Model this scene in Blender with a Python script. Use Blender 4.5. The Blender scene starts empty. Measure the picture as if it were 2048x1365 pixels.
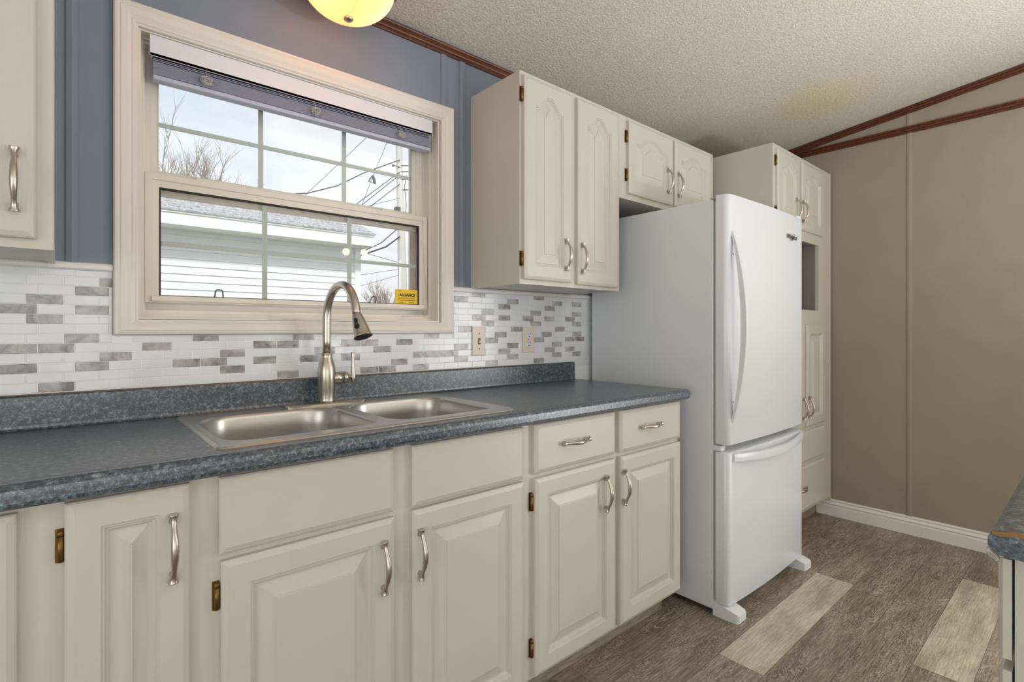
import bpy, bmesh, math, random
from mathutils import Vector, Matrix
S = bpy.context.scene
COL = S.collection
PI = math.pi

# ------------------------------------------------------------------ camera
F_PX, HZ = 1036.6, 659.5
cam_d = bpy.data.cameras.new('camera'); cam = bpy.data.objects.new('camera', cam_d); COL.objects.link(cam)
cam_d.sensor_width = 36.0; cam_d.lens = F_PX * 36.0 / 2048.0
cam_d.shift_y = -(682.5 - HZ) / 2048.0
cam_d.clip_start = 0.02; cam_d.clip_end = 300
cam.location = (0, -1.715, 1.155)
yaw = math.atan2(1194, 1036.6)            # angle of the view direction from +x
cam.rotation_euler = (PI / 2, 0, yaw - PI / 2)
S.camera = cam
S.view_settings.view_transform = 'Standard'; S.view_settings.look = 'None'
S.view_settings.exposure = 0.0; S.view_settings.gamma = 1.0; S.view_settings.use_curve_mapping = False

def lin(r, g, b):
    f = lambda c: (c / 255 / 12.92) if c / 255 <= 0.04045 else ((c / 255 + 0.055) / 1.055) ** 2.4
    return (f(r), f(g), f(b), 1)

# ------------------------------------------------------------------ sky
w = bpy.data.worlds.new('sky'); S.world = w; w.use_nodes = True
nt = w.node_tree; N = nt.nodes; N.clear()
out = N.new('ShaderNodeOutputWorld'); bg = N.new('ShaderNodeBackground'); nt.links.new(bg.outputs[0], out.inputs[0])
tc = N.new('ShaderNodeTexCoord'); mp = N.new('ShaderNodeMapping'); mp.inputs['Scale'].default_value = (1, 1, 2.2)
nz = N.new('ShaderNodeTexNoise'); nz.inputs['Scale'].default_value = 3.1; nz.inputs['Detail'].default_value = 7; nz.inputs['Roughness'].default_value = .55
cr = N.new('ShaderNodeValToRGB')
cr.color_ramp.elements[0].position = .36; cr.color_ramp.elements[0].color = (.76, .84, .96, 1)
cr.color_ramp.elements[1].position = .50; cr.color_ramp.elements[1].color = (.95, .96, 1.0, 1)
e = cr.color_ramp.elements.new(.68); e.color = (.87, .88, .90, 1)
nt.links.new(tc.outputs['Generated'], mp.inputs[0]); nt.links.new(mp.outputs[0], nz.inputs[0]); nt.links.new(nz.outputs[0], cr.inputs[0]); nt.links.new(cr.outputs[0], bg.inputs[0])
bg.inputs[1].default_value = 1.08

# ------------------------------------------------------------------ sun and large lights
def light(name, kind, loc, energy, color=(1, 1, 1), size=None, size_y=None, rot=(0, 0, 0), **k):
    d = bpy.data.lights.new(name, kind); d.energy = energy; d.color = color
    if kind == 'AREA':
        d.shape = 'RECTANGLE'; d.size = size; d.size_y = size_y
    for a, b in k.items(): setattr(d, a, b)
    o = bpy.data.objects.new(name, d); COL.objects.link(o); o.location = loc; o.rotation_euler = rot
    return o
light('sun', 'SUN', (0, -10, 20), 2.5, (1, .98, .95), rot=(math.radians(48), 0, math.radians(-20)), angle=math.radians(6))
# added area fills standing in for daylight from unseen windows around the room
light('daylight_fill_front', 'AREA', (-.7, -4.9, 1.1), 22, (.97, .99, 1), 2.4, 1.8, rot=(PI / 2, 0, 0))
light('daylight_fill_right', 'AREA', (3.55, -3.2, .95), 50, (.97, .99, 1), 1.7, 1.7, rot=(PI / 2, 0, PI / 2))
light('daylight_fill_left', 'AREA', (-2.4, -2.6, 1.0), 30, (.97, .99, 1), 1.9, 1.7, rot=(PI / 2, 0, -PI / 2))
# two bulbs of the dining room lamp behind the camera (they show as warm spots in the window glass)
light('dining_bulb', 'POINT', (2.33, -3.58, 2.0), 1.1, (1, .70, .38), shadow_soft_size=.036)
light('dining_bulb', 'POINT', (2.52, -3.54, 2.0), 1.1, (1, .70, .38), shadow_soft_size=.036)
light('room_fill', 'POINT', (-1.1, -2.9, 2.1), 3, (1, .93, .84), shadow_soft_size=.12)  # unseen point lights added as general fill, kept out of the glass reflections
light('room_fill', 'POINT', (3.05, -2.6, 2.0), 4, (1, .93, .84), shadow_soft_size=.12)
# unseen upward area light, added to brighten the ceiling and bounce down
light('ceiling_fill', 'AREA', (1.9, -3.0, .95), 46, (.97, .985, 1), .5, .5, rot=(PI, 0, 0))

# ------------------------------------------------------------------ material helpers
def new_mat(name):
    m = bpy.data.materials.new(name); m.use_nodes = True
    return m, m.node_tree, m.node_tree.nodes['Principled BSDF']
def link(nt, a, b): nt.links.new(a, b)
def coords(nt, scale=(1, 1, 1), world=False, off=None):
    mp = nt.nodes.new('ShaderNodeMapping'); mp.inputs['Scale'].default_value = scale
    if world: g = nt.nodes.new('ShaderNodeNewGeometry'); s = g.outputs['Position']
    else: g = nt.nodes.new('ShaderNodeTexCoord'); s = g.outputs['Object']
    link(nt, s, mp.inputs[0])
    return mp.outputs[0]
def noise(nt, vec, scale, detail=3, rough=.5, dist=0):
    n = nt.nodes.new('ShaderNodeTexNoise'); n.inputs['Scale'].default_value = scale; n.inputs['Detail'].default_value = detail
    n.inputs['Roughness'].default_value = rough; n.inputs['Distortion'].default_value = dist
    link(nt, vec, n.inputs['Vector']); return n.outputs[0]
def ramp(nt, fac, stops, interp='LINEAR'):
    r = nt.nodes.new('ShaderNodeValToRGB'); r.color_ramp.interpolation = interp
    while len(r.color_ramp.elements) < len(stops): r.color_ramp.elements.new(.5)
    for el, (p, c) in zip(r.color_ramp.elements, stops): el.position = p; el.color = c
    link(nt, fac, r.inputs[0]); return r.outputs[0]
def bump(nt, bs, h, strength, dist):
    b = nt.nodes.new('ShaderNodeBump'); b.inputs['Strength'].default_value = strength; b.inputs['Distance'].default_value = dist
    link(nt, h, b.inputs['Height']); link(nt, b.outputs[0], bs.inputs['Normal'])
def mixc(nt, fac, a, b, mode='MIX'):
    m = nt.nodes.new('ShaderNodeMix'); m.data_type = 'RGBA'; m.blend_type = mode
    for i, v in ((0, fac), (6, a), (7, b)):
        if isinstance(v, (int, float)) or isinstance(v, tuple): m.inputs[i].default_value = v
        else: link(nt, v, m.inputs[i])
    return m.outputs[2]
def plain(name, col, rough=.5, metal=0, spec=.5, **k):
    m, nt, b = new_mat(name); b.inputs['Base Color'].default_value = col; b.inputs['Roughness'].default_value = rough
    b.inputs['Metallic'].default_value = metal; b.inputs['Specular IOR Level'].default_value = spec
    return m
def painted(name, col, rough=.38, grain=(1.5, 1.5, 1.5), gs=60, strength=.25, var=.05, dist=.0006):
    m, nt, b = new_mat(name)
    v = coords(nt, grain)
    n1 = noise(nt, v, gs, 4, .6)
    lo = tuple(c * (1 - var) for c in col[:3]) + (1,); hi = tuple(min(1, c * (1 + var)) for c in col[:3]) + (1,)
    v2 = coords(nt, (1, 1, 1)); n2 = noise(nt, v2, 5, 3)
    c = ramp(nt, n2, [(.3, lo), (.7, hi)]); link(nt, c, b.inputs['Base Color'])
    b.inputs['Roughness'].default_value = rough
    bump(nt, b, n1, strength, dist)
    return m

CREAM = lin(212, 204, 190)
M = {}
M['cab'] = painted('cabinet_paint', lin(203, 199, 189), .33, (3, 3, .25), 130, .35, .015, .0006)
M['cab_h'] = painted('cabinet_paint_rail', lin(203, 199, 189), .33, (.25, 3, 3), 130, .35, .015, .0006)
M['casing'] = painted('window_casing_paint', lin(226, 221, 215), .35, (1, 1, 1), 40, .1, .015, .0004)
M['vinyl'] = painted('window_vinyl', lin(226, 219, 209), .4, (1, 1, 1), 30, .1, .03, .0003)
M['vinyl_green'] = plain('upper_sash_vinyl', lin(196, 203, 190), .4)
M['muntin'] = plain('muntin_paint', lin(214, 220, 218), .5)
M['gasket'] = plain('black_gasket', lin(22, 22, 22), .6)
M['blue'] = painted('blue_wall_paint', lin(128, 138, 154), .6, (1, 1, 1), 60, .2, .05, .0008)
M['beige'] = painted('beige_wall_panel', lin(156, 145, 129), .6, (1, 3, 1), 220, .3, .035, .0004)
M['seam'] = plain('plank_seam', lin(70, 60, 52), .8)
M['far_wall'] = plain('light_wall_paint', lin(226, 222, 214), .7)
M['white_trim'] = plain('white_trim_paint', lin(232, 231, 229), .35)
M['white_plastic'] = plain('white_plastic', lin(228, 230, 234), .4)
M['fridge'] = plain('fridge_enamel', lin(224, 228, 234), .22)
M['fridge_gasket'] = plain('fridge_gasket', lin(170, 168, 162), .5)
M['almond'] = plain('almond_plastic', lin(226, 214, 196), .35)
M['dark'] = plain('dark_slot', lin(25, 22, 20), .7)
M['grey_niche'] = plain('niche_grey', lin(140, 134, 126), .6)
M['blind'] = plain('blind_white', lin(228, 229, 238), .45)
def mk_slat():
    m, nt, b = new_mat('blind_slat'); b.inputs['Base Color'].default_value = lin(222, 226, 242); b.inputs['Roughness'].default_value = .4
    tr = nt.nodes.new('ShaderNodeBsdfTranslucent'); tr.inputs[0].default_value = lin(215, 222, 240); mx = nt.nodes.new('ShaderNodeMixShader'); mx.inputs[0].default_value = .35
    link(nt, b.outputs[0], mx.inputs[1]); link(nt, tr.outputs[0], mx.inputs[2]); link(nt, mx.outputs[0], nt.nodes['Material Output'].inputs[0]); return m
M['blind_cream'] = mk_slat()
M['cord'] = plain('cord_white', lin(196, 192, 192), .6)
M['brass'] = plain('antique_brass', lin(122, 96, 50), .38, .85)
M['nickel'] = plain('brushed_nickel', lin(196, 189, 178), .27, 1)
M['black'] = plain('black_rubber', lin(20, 20, 20), .4)
M['pole'] = plain('weathered_pole', lin(212, 211, 207), .9)
M['wire'] = plain('cable', lin(70, 70, 78), .7)
M['siding'] = plain('vinyl_siding', lin(236, 240, 242), .5)
M['fascia'] = plain('fascia_white', lin(238, 241, 240), .5)
M['bark'] = plain('bark', lin(158, 148, 136), .9)
M['yellow'] = plain('sticker_yellow', lin(236, 196, 30), .5)
M['red'] = plain('sticker_red', lin(190, 40, 20), .5)
M['ink'] = plain('sticker_ink', lin(40, 30, 8), .6)
M['ink_olive'] = plain('sticker_small_ink', lin(150, 118, 15), .6)
M['logo'] = plain('logo_grey', lin(80, 76, 68), .35, .5)
M['chip'] = plain('exposed_particleboard', lin(150, 112, 70), .8)

def mk_ceiling():
    m, nt, b = new_mat('stippled_ceiling')
    v = coords(nt, world=True)
    n1 = noise(nt, v, 120, 4, .6)
    n2 = noise(nt, v, 2.0, 2)
    base = ramp(nt, n2, [(.3, lin(232, 228, 216)), (.7, lin(238, 234, 223))])
    sp = ramp(nt, n1, [(.38, (.80, .79, .77, 1)), (.62, (1, 1, 1, 1))])
    c = mixc(nt, 1.0, base, sp, 'MULTIPLY')
    # old yellowish water stain
    g = nt.nodes.new('ShaderNodeNewGeometry'); d = nt.nodes.new('ShaderNodeVectorMath'); d.operation = 'DISTANCE'
    link(nt, g.outputs['Position'], d.inputs[0]); d.inputs[1].default_value = (3.08, -.70, 2.38)
    ad = nt.nodes.new('ShaderNodeMath'); ad.operation = 'ADD'; link(nt, d.outputs['Value'], ad.inputs[0])
    nn = noise(nt, v, 5, 3); mu = nt.nodes.new('ShaderNodeMath'); mu.operation = 'MULTIPLY'; mu.inputs[1].default_value = .25
    link(nt, nn, mu.inputs[0]); link(nt, mu.outputs[0], ad.inputs[1])
    st = ramp(nt, ad.outputs[0], [(.18, (1, .93, .74, 1)), (.42, (1, 1, 1, 1))])
    c = mixc(nt, 1.0, c, st, 'MULTIPLY')
    link(nt, c, b.inputs['Base Color']); b.inputs['Roughness'].default_value = .85
    bump(nt, b, n1, .9, .006)
    return m
M['ceiling'] = mk_ceiling()

def mk_laminate():
    m, nt, b = new_mat('blue_laminate')
    v = coords(nt, world=True)
    n1 = noise(nt, v, 120, 6, .78, .3); n2 = noise(nt, v, 16, 4, .6); n3 = noise(nt, v, 90, 3, .6)
    a = ramp(nt, n1, [(.36, lin(10, 16, 26)), (.455, lin(42, 56, 70)), (.54, lin(84, 102, 112)), (.64, lin(158, 172, 174))])
    p = ramp(nt, n3, [(.35, (.66, .70, .80, 1)), (.65, (1.0, 1.0, .98, 1))])
    q = ramp(nt, n2, [(.3, (.72, .76, .86, 1)), (.7, (1, 1, 1, 1))])
    c = mixc(nt, 1.0, a, p, 'MULTIPLY'); c = mixc(nt, 1.0, c, q, 'MULTIPLY')
    link(nt, c, b.inputs['Base Color']); b.inputs['Roughness'].default_value = .34; b.inputs['Specular IOR Level'].default_value = 1.0; b.inputs['Coat Weight'].default_value = .45; b.inputs['Coat Roughness'].default_value = .30; b.inputs['Coat IOR'].default_value = 1.7
    bump(nt, b, n1, .15, .0006)
    return m
M['laminate'] = mk_laminate()

def mk_steel(name, col, rough, sc):
    m, nt, b = new_mat(name)
    v = coords(nt, sc); n1 = noise(nt, v, 60, 4, .6)
    c = ramp(nt, n1, [(.3, tuple(x * .86 for x in col[:3]) + (1,)), (.7, col)]); link(nt, c, b.inputs['Base Color'])
    b.inputs['Metallic'].default_value = 1; b.inputs['Roughness'].default_value = rough
    bump(nt, b, n1, .08, .0005)
    return m
M['steel'] = mk_steel('sink_steel', lin(206, 204, 200), .30, (.6, 8, 8))

def mk_tile(name, grey):
    m, nt, b = new_mat(name)
    v = coords(nt, world=True)
    if grey:
        n1 = noise(nt, v, 16, 5, .6, .9)
        c = ramp(nt, n1, [(.33, lin(112, 110, 112)), (.45, lin(160, 158, 160)), (.6, lin(190, 188, 190)), (.75, lin(216, 214, 216))])
    else:
        n1 = noise(nt, v, 9, 3, .5)
        c = ramp(nt, n1, [(.3, lin(222, 225, 231)), (.7, lin(234, 237, 243))])
    link(nt, c, b.inputs['Base Color']); b.inputs['Roughness'].default_value = .14; b.inputs['Specular IOR Level'].default_value = .5
    n2 = noise(nt, v, 30, 2, .5); bump(nt, b, n2, .25, .002)
    return m
M['tile_w'] = mk_tile('white_tile', False); M['tile_g'] = mk_tile('grey_marbled_tile', True)
M['grout'] = plain('tile_grout', lin(238, 240, 244), .4)

def mk_wood(name, dark, mid, hi):
    m, nt, b = new_mat(name)
    v = coords(nt, (1.2, 14, 14), world=True); n1 = noise(nt, v, 6, 5, .65, .5)
    c = ramp(nt, n1, [(.3, dark), (.5, mid), (.7, hi)]); link(nt, c, b.inputs['Base Color']); b.inputs['Roughness'].default_value = .38
    return m
M['brown_wood'] = mk_wood('brown_crown_wood', lin(54, 24, 10), lin(86, 44, 19), lin(114, 64, 30))
M['brown_wood_y'] = M['brown_wood']

def mk_floor():
    m, nt, b = new_mat('vinyl_plank')
    at = nt.nodes.new('ShaderNodeAttribute'); at.attribute_name = 'plank'; at.attribute_type = 'GEOMETRY'
    sep = nt.nodes.new('ShaderNodeSeparateColor'); link(nt, at.outputs['Color'], sep.inputs[0])
    g = nt.nodes.new('ShaderNodeNewGeometry')
    cmb = nt.nodes.new('ShaderNodeCombineXYZ')
    for i, ch in enumerate(('Green', 'Blue')):
        mu = nt.nodes.new('ShaderNodeMath'); mu.operation = 'MULTIPLY'; mu.inputs[1].default_value = 40; link(nt, sep.outputs[ch], mu.inputs[0]); link(nt, mu.outputs[0], cmb.inputs[i])
    add = nt.nodes.new('ShaderNodeVectorMath'); add.operation = 'ADD'; link(nt, g.outputs['Position'], add.inputs[0]); link(nt, cmb.outputs[0], add.inputs[1])
    def mapped(s):
        mp = nt.nodes.new('ShaderNodeMapping'); mp.inputs['Scale'].default_value = s; link(nt, add.outputs[0], mp.inputs[0]); return mp.outputs[0]
    n_big = noise(nt, mapped((1.6, 7, 1)), 1.6, 4, .55, .6)
    n_fine = noise(nt, mapped((2.6, 46, 1)), 4.5, 6, .72, .35)
    n_blot = noise(nt, mapped((1.3, 6, 1)), 2.4, 5, .62, .3)
    # cathedral grain: rings of a distorted noise field
    mu = nt.nodes.new('ShaderNodeMath'); mu.operation = 'MULTIPLY'; mu.inputs[1].default_value = 34; link(nt, n_big, mu.inputs[0])
    jit = nt.nodes.new('ShaderNodeMath'); jit.operation = 'MULTIPLY_ADD'; jit.inputs[1].default_value = 1.3; link(nt, n_fine, jit.inputs[0]); link(nt, mu.outputs[0], jit.inputs[2])
    fr = nt.nodes.new('ShaderNodeMath'); fr.operation = 'PINGPONG'; fr.inputs[1].default_value = .5; link(nt, jit.outputs[0], fr.inputs[0])
    lines = ramp(nt, fr.outputs[0], [(.30, (0, 0, 0, 1)), (.47, (1, 1, 1, 1))])
    maskn = noise(nt, mapped((1.3, 4, 1)), 3, 3, .5); mask = ramp(nt, maskn, [(.38, (.12, .12, .12, 1)), (.56, (1, 1, 1, 1))])
    lm = mixc(nt, 1.0, lines, mask, 'MULTIPLY')
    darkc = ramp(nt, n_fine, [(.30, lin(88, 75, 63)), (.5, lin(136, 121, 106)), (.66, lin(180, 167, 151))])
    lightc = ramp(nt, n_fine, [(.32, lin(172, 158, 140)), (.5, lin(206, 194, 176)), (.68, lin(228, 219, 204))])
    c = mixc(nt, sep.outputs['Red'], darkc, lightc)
    bl = ramp(nt, n_blot, [(.36, (.66, .63, .60, 1)), (.60, (1.08, 1.08, 1.08, 1))])
    c = mixc(nt, 1.0, c, bl, 'MULTIPLY')
    lf = nt.nodes.new('ShaderNodeMath'); lf.operation = 'MULTIPLY'; lf.inputs[1].default_value = .62; link(nt, lm, lf.inputs[0])
    c = mixc(nt, lf.outputs[0], c, lin(205, 197, 184))
    link(nt, c, b.inputs['Base Color']); b.inputs['Roughness'].default_value = .42
    bump(nt, b, n_fine, .25, .0008)
    return m
M['floor'] = mk_floor()

def mk_glass():
    m = bpy.data.materials.new('window_glass'); m.use_nodes = True; nt = m.node_tree; nt.nodes.clear()
    o = nt.nodes.new('ShaderNodeOutputMaterial'); mx = nt.nodes.new('ShaderNodeMixShader'); tr = nt.nodes.new('ShaderNodeBsdfTransparent'); gl = nt.nodes.new('ShaderNodeBsdfGlossy'); fr = nt.nodes.new('ShaderNodeFresnel')
    gl.inputs['Roughness'].default_value = .02; fr.inputs[0].default_value = 1.5; tr.inputs[0].default_value = (.985, .99, .985, 1)
    link(nt, fr.outputs[0], mx.inputs[0]); link(nt, tr.outputs[0], mx.inputs[1]); link(nt, gl.outputs[0], mx.inputs[2]); link(nt, mx.outputs[0], o.inputs[0])
    return m
M['glass'] = mk_glass()

def mk_bowl():
    m, nt, b = new_mat('alabaster_glass')
    g = nt.nodes.new('ShaderNodeNewGeometry')
    fs = []
    for p in ((.59, -.21, 2.20), (.73, -.215, 2.19)):
        d = nt.nodes.new('ShaderNodeVectorMath'); d.operation = 'DISTANCE'; link(nt, g.outputs['Position'], d.inputs[0]); d.inputs[1].default_value = p; fs.append(d.outputs['Value'])
    mn = nt.nodes.new('ShaderNodeMath'); mn.operation = 'MINIMUM'; link(nt, fs[0], mn.inputs[0]); link(nt, fs[1], mn.inputs[1])
    c = ramp(nt, mn.outputs[0], [(.045, (1.0, .50, .22, 1)), (.085, (.92, .29, .085, 1)), (.15, (.60, .17, .04, 1))])
    b.inputs['Base Color'].default_value = (.5, .42, .28, 1); b.inputs['Roughness'].default_value = .25
    link(nt, c, b.inputs['Emission Color']); b.inputs['Emission Strength'].default_value = 3.3
    return m
M['bowl'] = mk_bowl()

def mk_shingle():
    m, nt, b = new_mat('asphalt_shingle')
    v = coords(nt, world=True); n1 = noise(nt, v, 22, 5, .75); 
    c = ramp(nt, n1, [(.35, lin(126, 127, 130)), (.65, lin(206, 207, 210))]); link(nt, c, b.inputs['Base Color']); b.inputs['Roughness'].default_value = .9
    return m
M['shingle'] = mk_shingle()
M['grass'] = painted('dormant_grass', lin(120, 116, 84), .9, (1, 1, 1), 3, .3, .3)

# ------------------------------------------------------------------ object helpers
def wpos(o):
    p = Vector((0, 0, 0))
    while o is not None: p += o.location; o = o.parent
    return p
def tag(o, label=None, cat=None, group=None, kind=None):
    if label: o['label'] = label
    if cat: o['category'] = cat
    if group: o['group'] = group
    if kind: o['kind'] = kind
    return o
def empty(name, loc, label=None, cat=None, group=None, kind=None):
    o = bpy.data.objects.new(name, None); o.empty_display_size = .05; COL.objects.link(o); o.location = loc
    return tag(o, label, cat, group, kind)

class MB:
    """collects shapes in world coordinates and links them as one mesh object"""
    def __init__(s): s.v = []; s.f = []; s.m = []; s.sm = []
    def add(s, vs, fs, mi=0, smooth=False):
        o = len(s.v); s.v += [tuple(v) for v in vs]; s.f += [tuple(i + o for i in f) for f in fs]; s.m += [mi] * len(fs); s.sm += [smooth] * len(fs)
        return s
    def box(s, a, b, mi=0, bev=0):
        x0, y0, z0 = [min(p, q) for p, q in zip(a, b)]; x1, y1, z1 = [max(p, q) for p, q in zip(a, b)]
        if bev <= 0:
            s.add([(x0, y0, z0), (x1, y0, z0), (x1, y1, z0), (x0, y1, z0), (x0, y0, z1), (x1, y0, z1), (x1, y1, z1), (x0, y1, z1)],
                  [(0, 3, 2, 1), (4, 5, 6, 7), (0, 1, 5, 4), (1, 2, 6, 5), (2, 3, 7, 6), (3, 0, 4, 7)], mi); return s
        bm = bmesh.new(); bmesh.ops.create_cube(bm, size=1)
        for v in bm.verts: v.co = Vector(((x0 + x1) / 2 + v.co.x * (x1 - x0), (y0 + y1) / 2 + v.co.y * (y1 - y0), (z0 + z1) / 2 + v.co.z * (z1 - z0)))
        bmesh.ops.bevel(bm, geom=bm.edges[:], offset=bev, segments=2, profile=.5, affect='EDGES')
        bm.verts.index_update(); s.add([v.co for v in bm.verts], [[v.index for v in f.verts] for f in bm.faces], mi); bm.free(); return s
    def loops(s, loops, mi=0, cap0=True, cap1=True, closed=True, smooth=False):
        n = len(loops[0]); vs = [p for l in loops for p in l]; fs = []
        for i in range(len(loops) - 1):
            for j in range(n if closed else n - 1):
                k = (j + 1) % n; fs.append((i * n + j, i * n + k, (i + 1) * n + k, (i + 1) * n + j))
        s.add(vs, fs, mi, smooth)
        o = len(s.v) - len(vs)
        if cap0: s.f.append(tuple(o + j for j in reversed(range(n)))); s.m.append(mi); s.sm.append(False)
        if cap1: s.f.append(tuple(o + (len(loops) - 1) * n + j for j in range(n))); s.m.append(mi); s.sm.append(False)
        return s
    def tube(s, pts, rad, n=12, mi=0, smooth=True, sq=None):
        pts = [Vector(p) for p in pts]; rad = rad if isinstance(rad, (list, tuple)) else [rad] * len(pts)
        loops = []; up = None
        for i, p in enumerate(pts):
            t = (pts[min(i + 1, len(pts) - 1)] - pts[max(i - 1, 0)]).normalized()
            if up is None: up = t.orthogonal().normalized()
            up = (up - t * up.dot(t)).normalized(); sd = t.cross(up)
            loops.append([p + (up * math.cos(2 * PI * j / n) + sd * math.sin(2 * PI * j / n)) * rad[i] for j in range(n)])
        return s.loops(loops, mi, smooth=smooth)
    def lathe(s, c, prof, n=32, mi=0, axis='z', cap=True, smooth=True):
        loops = []
        for r, h in prof:
            l = []
            for j in range(n):
                a = 2 * PI * j / n
                if axis == 'z': l.append((c[0] + r * math.cos(a), c[1] + r * math.sin(a), c[2] + h))
                elif axis == 'x': l.append((c[0] + h, c[1] + r * math.cos(a), c[2] + r * math.sin(a)))
                else: l.append((c[0] + r * math.sin(a), c[1] + h, c[2] + r * math.cos(a)))
            loops.append(l)
        return s.loops(loops, mi, cap, cap, smooth=smooth)
    def prism_x(s, prof, x0, x1, mi=0, smooth=False):       # prof: (y, z)
        return s.loops([[(x0, y, z) for y, z in prof], [(x1, y, z) for y, z in prof]], mi, smooth=smooth)
    def prism_y(s, prof, y0, y1, mi=0):                     # prof: (x, z)
        return s.loops([[(x, y0, z) for x, z in prof], [(x, y1, z) for x, z in prof]], mi)
    def prism_z(s, prof, z0, z1, mi=0, smooth=False):
        return s.loops([[(x, y, z0) for x, y in prof], [(x, y, z1) for x, y in prof]], mi, smooth=smooth)
    def build(s, name, mats, parent=None, label=None, cat=None, group=None, kind=None, autosmooth=None, base=False):
        me = bpy.data.meshes.new(name)
        V = [Vector(v) for v in s.v]
        lo = Vector([min(v[i] for v in V) for i in range(3)]); hi = Vector([max(v[i] for v in V) for i in range(3)])
        c = (lo + hi) / 2
        if base or parent is None: c.z = lo.z
        me.from_pydata([v - c for v in V], [], s.f); 
        if not isinstance(mats, (list, tuple)): mats = [mats]
        for m in mats: me.materials.append(m)
        me.polygons.foreach_set('material_index', s.m); me.polygons.foreach_set('use_smooth', s.sm)
        bm = bmesh.new(); bm.from_mesh(me); bmesh.ops.recalc_face_normals(bm, faces=bm.faces[:]); bm.to_mesh(me); bm.free()
        me.update()
        o = bpy.data.objects.new(name, me); COL.objects.link(o)
        if parent is not None: o.parent = parent; o.location = c - wpos(parent)
        else: o.location = c
        if autosmooth:
            for p in me.polygons: p.use_smooth = True
            try: me.set_sharp_from_angle(angle=math.radians(autosmooth))
            except Exception: pass
        return tag(o, label, cat, group, kind)

def text(name, body, loc, size, mat, parent, rot=(PI / 2, 0, 0), ext=.0003, xs=1.0, shear=0, bold=0):
    cu = bpy.data.curves.new(name, 'FONT'); cu.body = body; cu.size = size; cu.extrude = ext; cu.shear = shear; cu.offset = bold; cu.align_x = 'CENTER'; cu.align_y = 'CENTER'
    cu.materials.append(mat)
    t = bpy.data.objects.new(name, cu); COL.objects.link(t)
    dg = bpy.context.evaluated_depsgraph_get(); me = bpy.data.meshes.new_from_object(t.evaluated_get(dg)); bpy.data.objects.remove(t)
    me.name = name; o = bpy.data.objects.new(name, me); COL.objects.link(o)
    me.transform(Matrix.Diagonal((xs, 1, 1, 1))); me.transform(Matrix.Rotation(rot[2], 4, 'Z') @ Matrix.Rotation(rot[0], 4, 'X'))
    if not me.materials: me.materials.append(mat)
    o.parent = parent; o.location = Vector(loc) - wpos(parent)
    return o

# ------------------------------------------------------------------ room shell
XL, XR, YF = -2.5, 3.615, -5.0
WX0, WX1, WZ0, WZ1 = .155, 1.113, 1.184, 1.969     # window hole
ceil_z = lambda y: 2.290 - .131 * y
RIDGE = -2.5
# floor planks
PW, PL = .155, .94
bm = bmesh.new(); lay = bm.loops.layers.color.new('plank'); rnd = random.Random(5)
lightp = {(0, 0): 1, (-2, 0): 1}
r = 3
y1 = -.96 + PW * 7
row = 7
def quad(x0, y0, x1, y1, col):
    vs = [bm.verts.new(p) for p in ((x0, y0, 0), (x1, y0, 0), (x1, y1, 0), (x0, y1, 0))]
    f = bm.faces.new(vs)
    for l in f.loops: l[lay] = col
for k in range(-27, 8):                       # row k spans y -.96+PW*(k-1) .. -.96+PW*k, counted so that row 1 is -.96..-.805
    ya, yb = -.96 + PW * (k - 1), -.96 + PW * k
    ya, yb = max(ya, YF), min(yb, 0)
    if yb <= ya: continue
    ph = {1: 2.705, 2: 2.245, 3: 1.31, 0: 3.35, -1: 2.708, -2: 3.155, -3: 2.237}.get(k, rnd.uniform(0, PL))
    x = ph - PL * math.ceil((ph - XL) / PL)
    while x < XR:
        a, b2 = max(x, XL), min(x + PL, XR)
        if b2 > a + .001:
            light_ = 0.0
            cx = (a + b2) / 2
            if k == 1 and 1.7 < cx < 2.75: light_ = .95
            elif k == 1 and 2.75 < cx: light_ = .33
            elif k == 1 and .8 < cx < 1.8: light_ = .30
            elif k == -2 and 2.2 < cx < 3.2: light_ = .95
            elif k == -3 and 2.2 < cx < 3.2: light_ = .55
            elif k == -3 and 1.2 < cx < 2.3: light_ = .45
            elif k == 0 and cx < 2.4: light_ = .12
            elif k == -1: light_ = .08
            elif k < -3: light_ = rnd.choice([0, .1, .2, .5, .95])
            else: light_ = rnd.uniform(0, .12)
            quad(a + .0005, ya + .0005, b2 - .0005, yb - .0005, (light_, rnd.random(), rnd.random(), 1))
        x += PL
me = bpy.data.meshes.new('floor'); bm.to_mesh(me); bm.free(); me.materials.append(M['floor'])
fl = bpy.data.objects.new('floor', me); COL.objects.link(fl); tag(fl, kind='structure')
MB().box((XL - .1, YF - .1, -.12), (XR + .1, .15, -.003)).build('floor', M['seam'], kind='structure')

wb = MB()
for a, b2 in (((XL, 0), (WX0, 2.6)), ((WX1, 0), (XR, 2.6)), ((WX0, 0), (WX1, WZ0)), ((WX0, WZ1), (WX1, 2.6))):
    wb.box((a[0], 0, a[1]), (b2[0], .13, b2[1]))
wb.build('wall_back', M['blue'], kind='structure')
MB().box((XR, YF - .1, 0), (XR + .12, .13, 2.75)).build('wall_right', M['beige'], kind='structure')
MB().box((XL - .12, YF - .1, 0), (XL, .13, 2.75)).build('wall_left', M['far_wall'], kind='structure')
MB().box((XL, YF - .12, 0), (XR, YF, 2.75)).build('wall_front', M['far_wall'], kind='structure')
cb = MB()
zr = ceil_z(RIDGE); ze = ceil_z(.13)
cb.prism_x([(.13, ze), (RIDGE, zr), (YF - .12, ze + .02), (YF - .12, ze + .3), (RIDGE, zr + .3), (.13, ze + .3)], XL - .12, XR + .12)
cb.build('ceiling', M['ceiling'], kind='structure')

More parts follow.
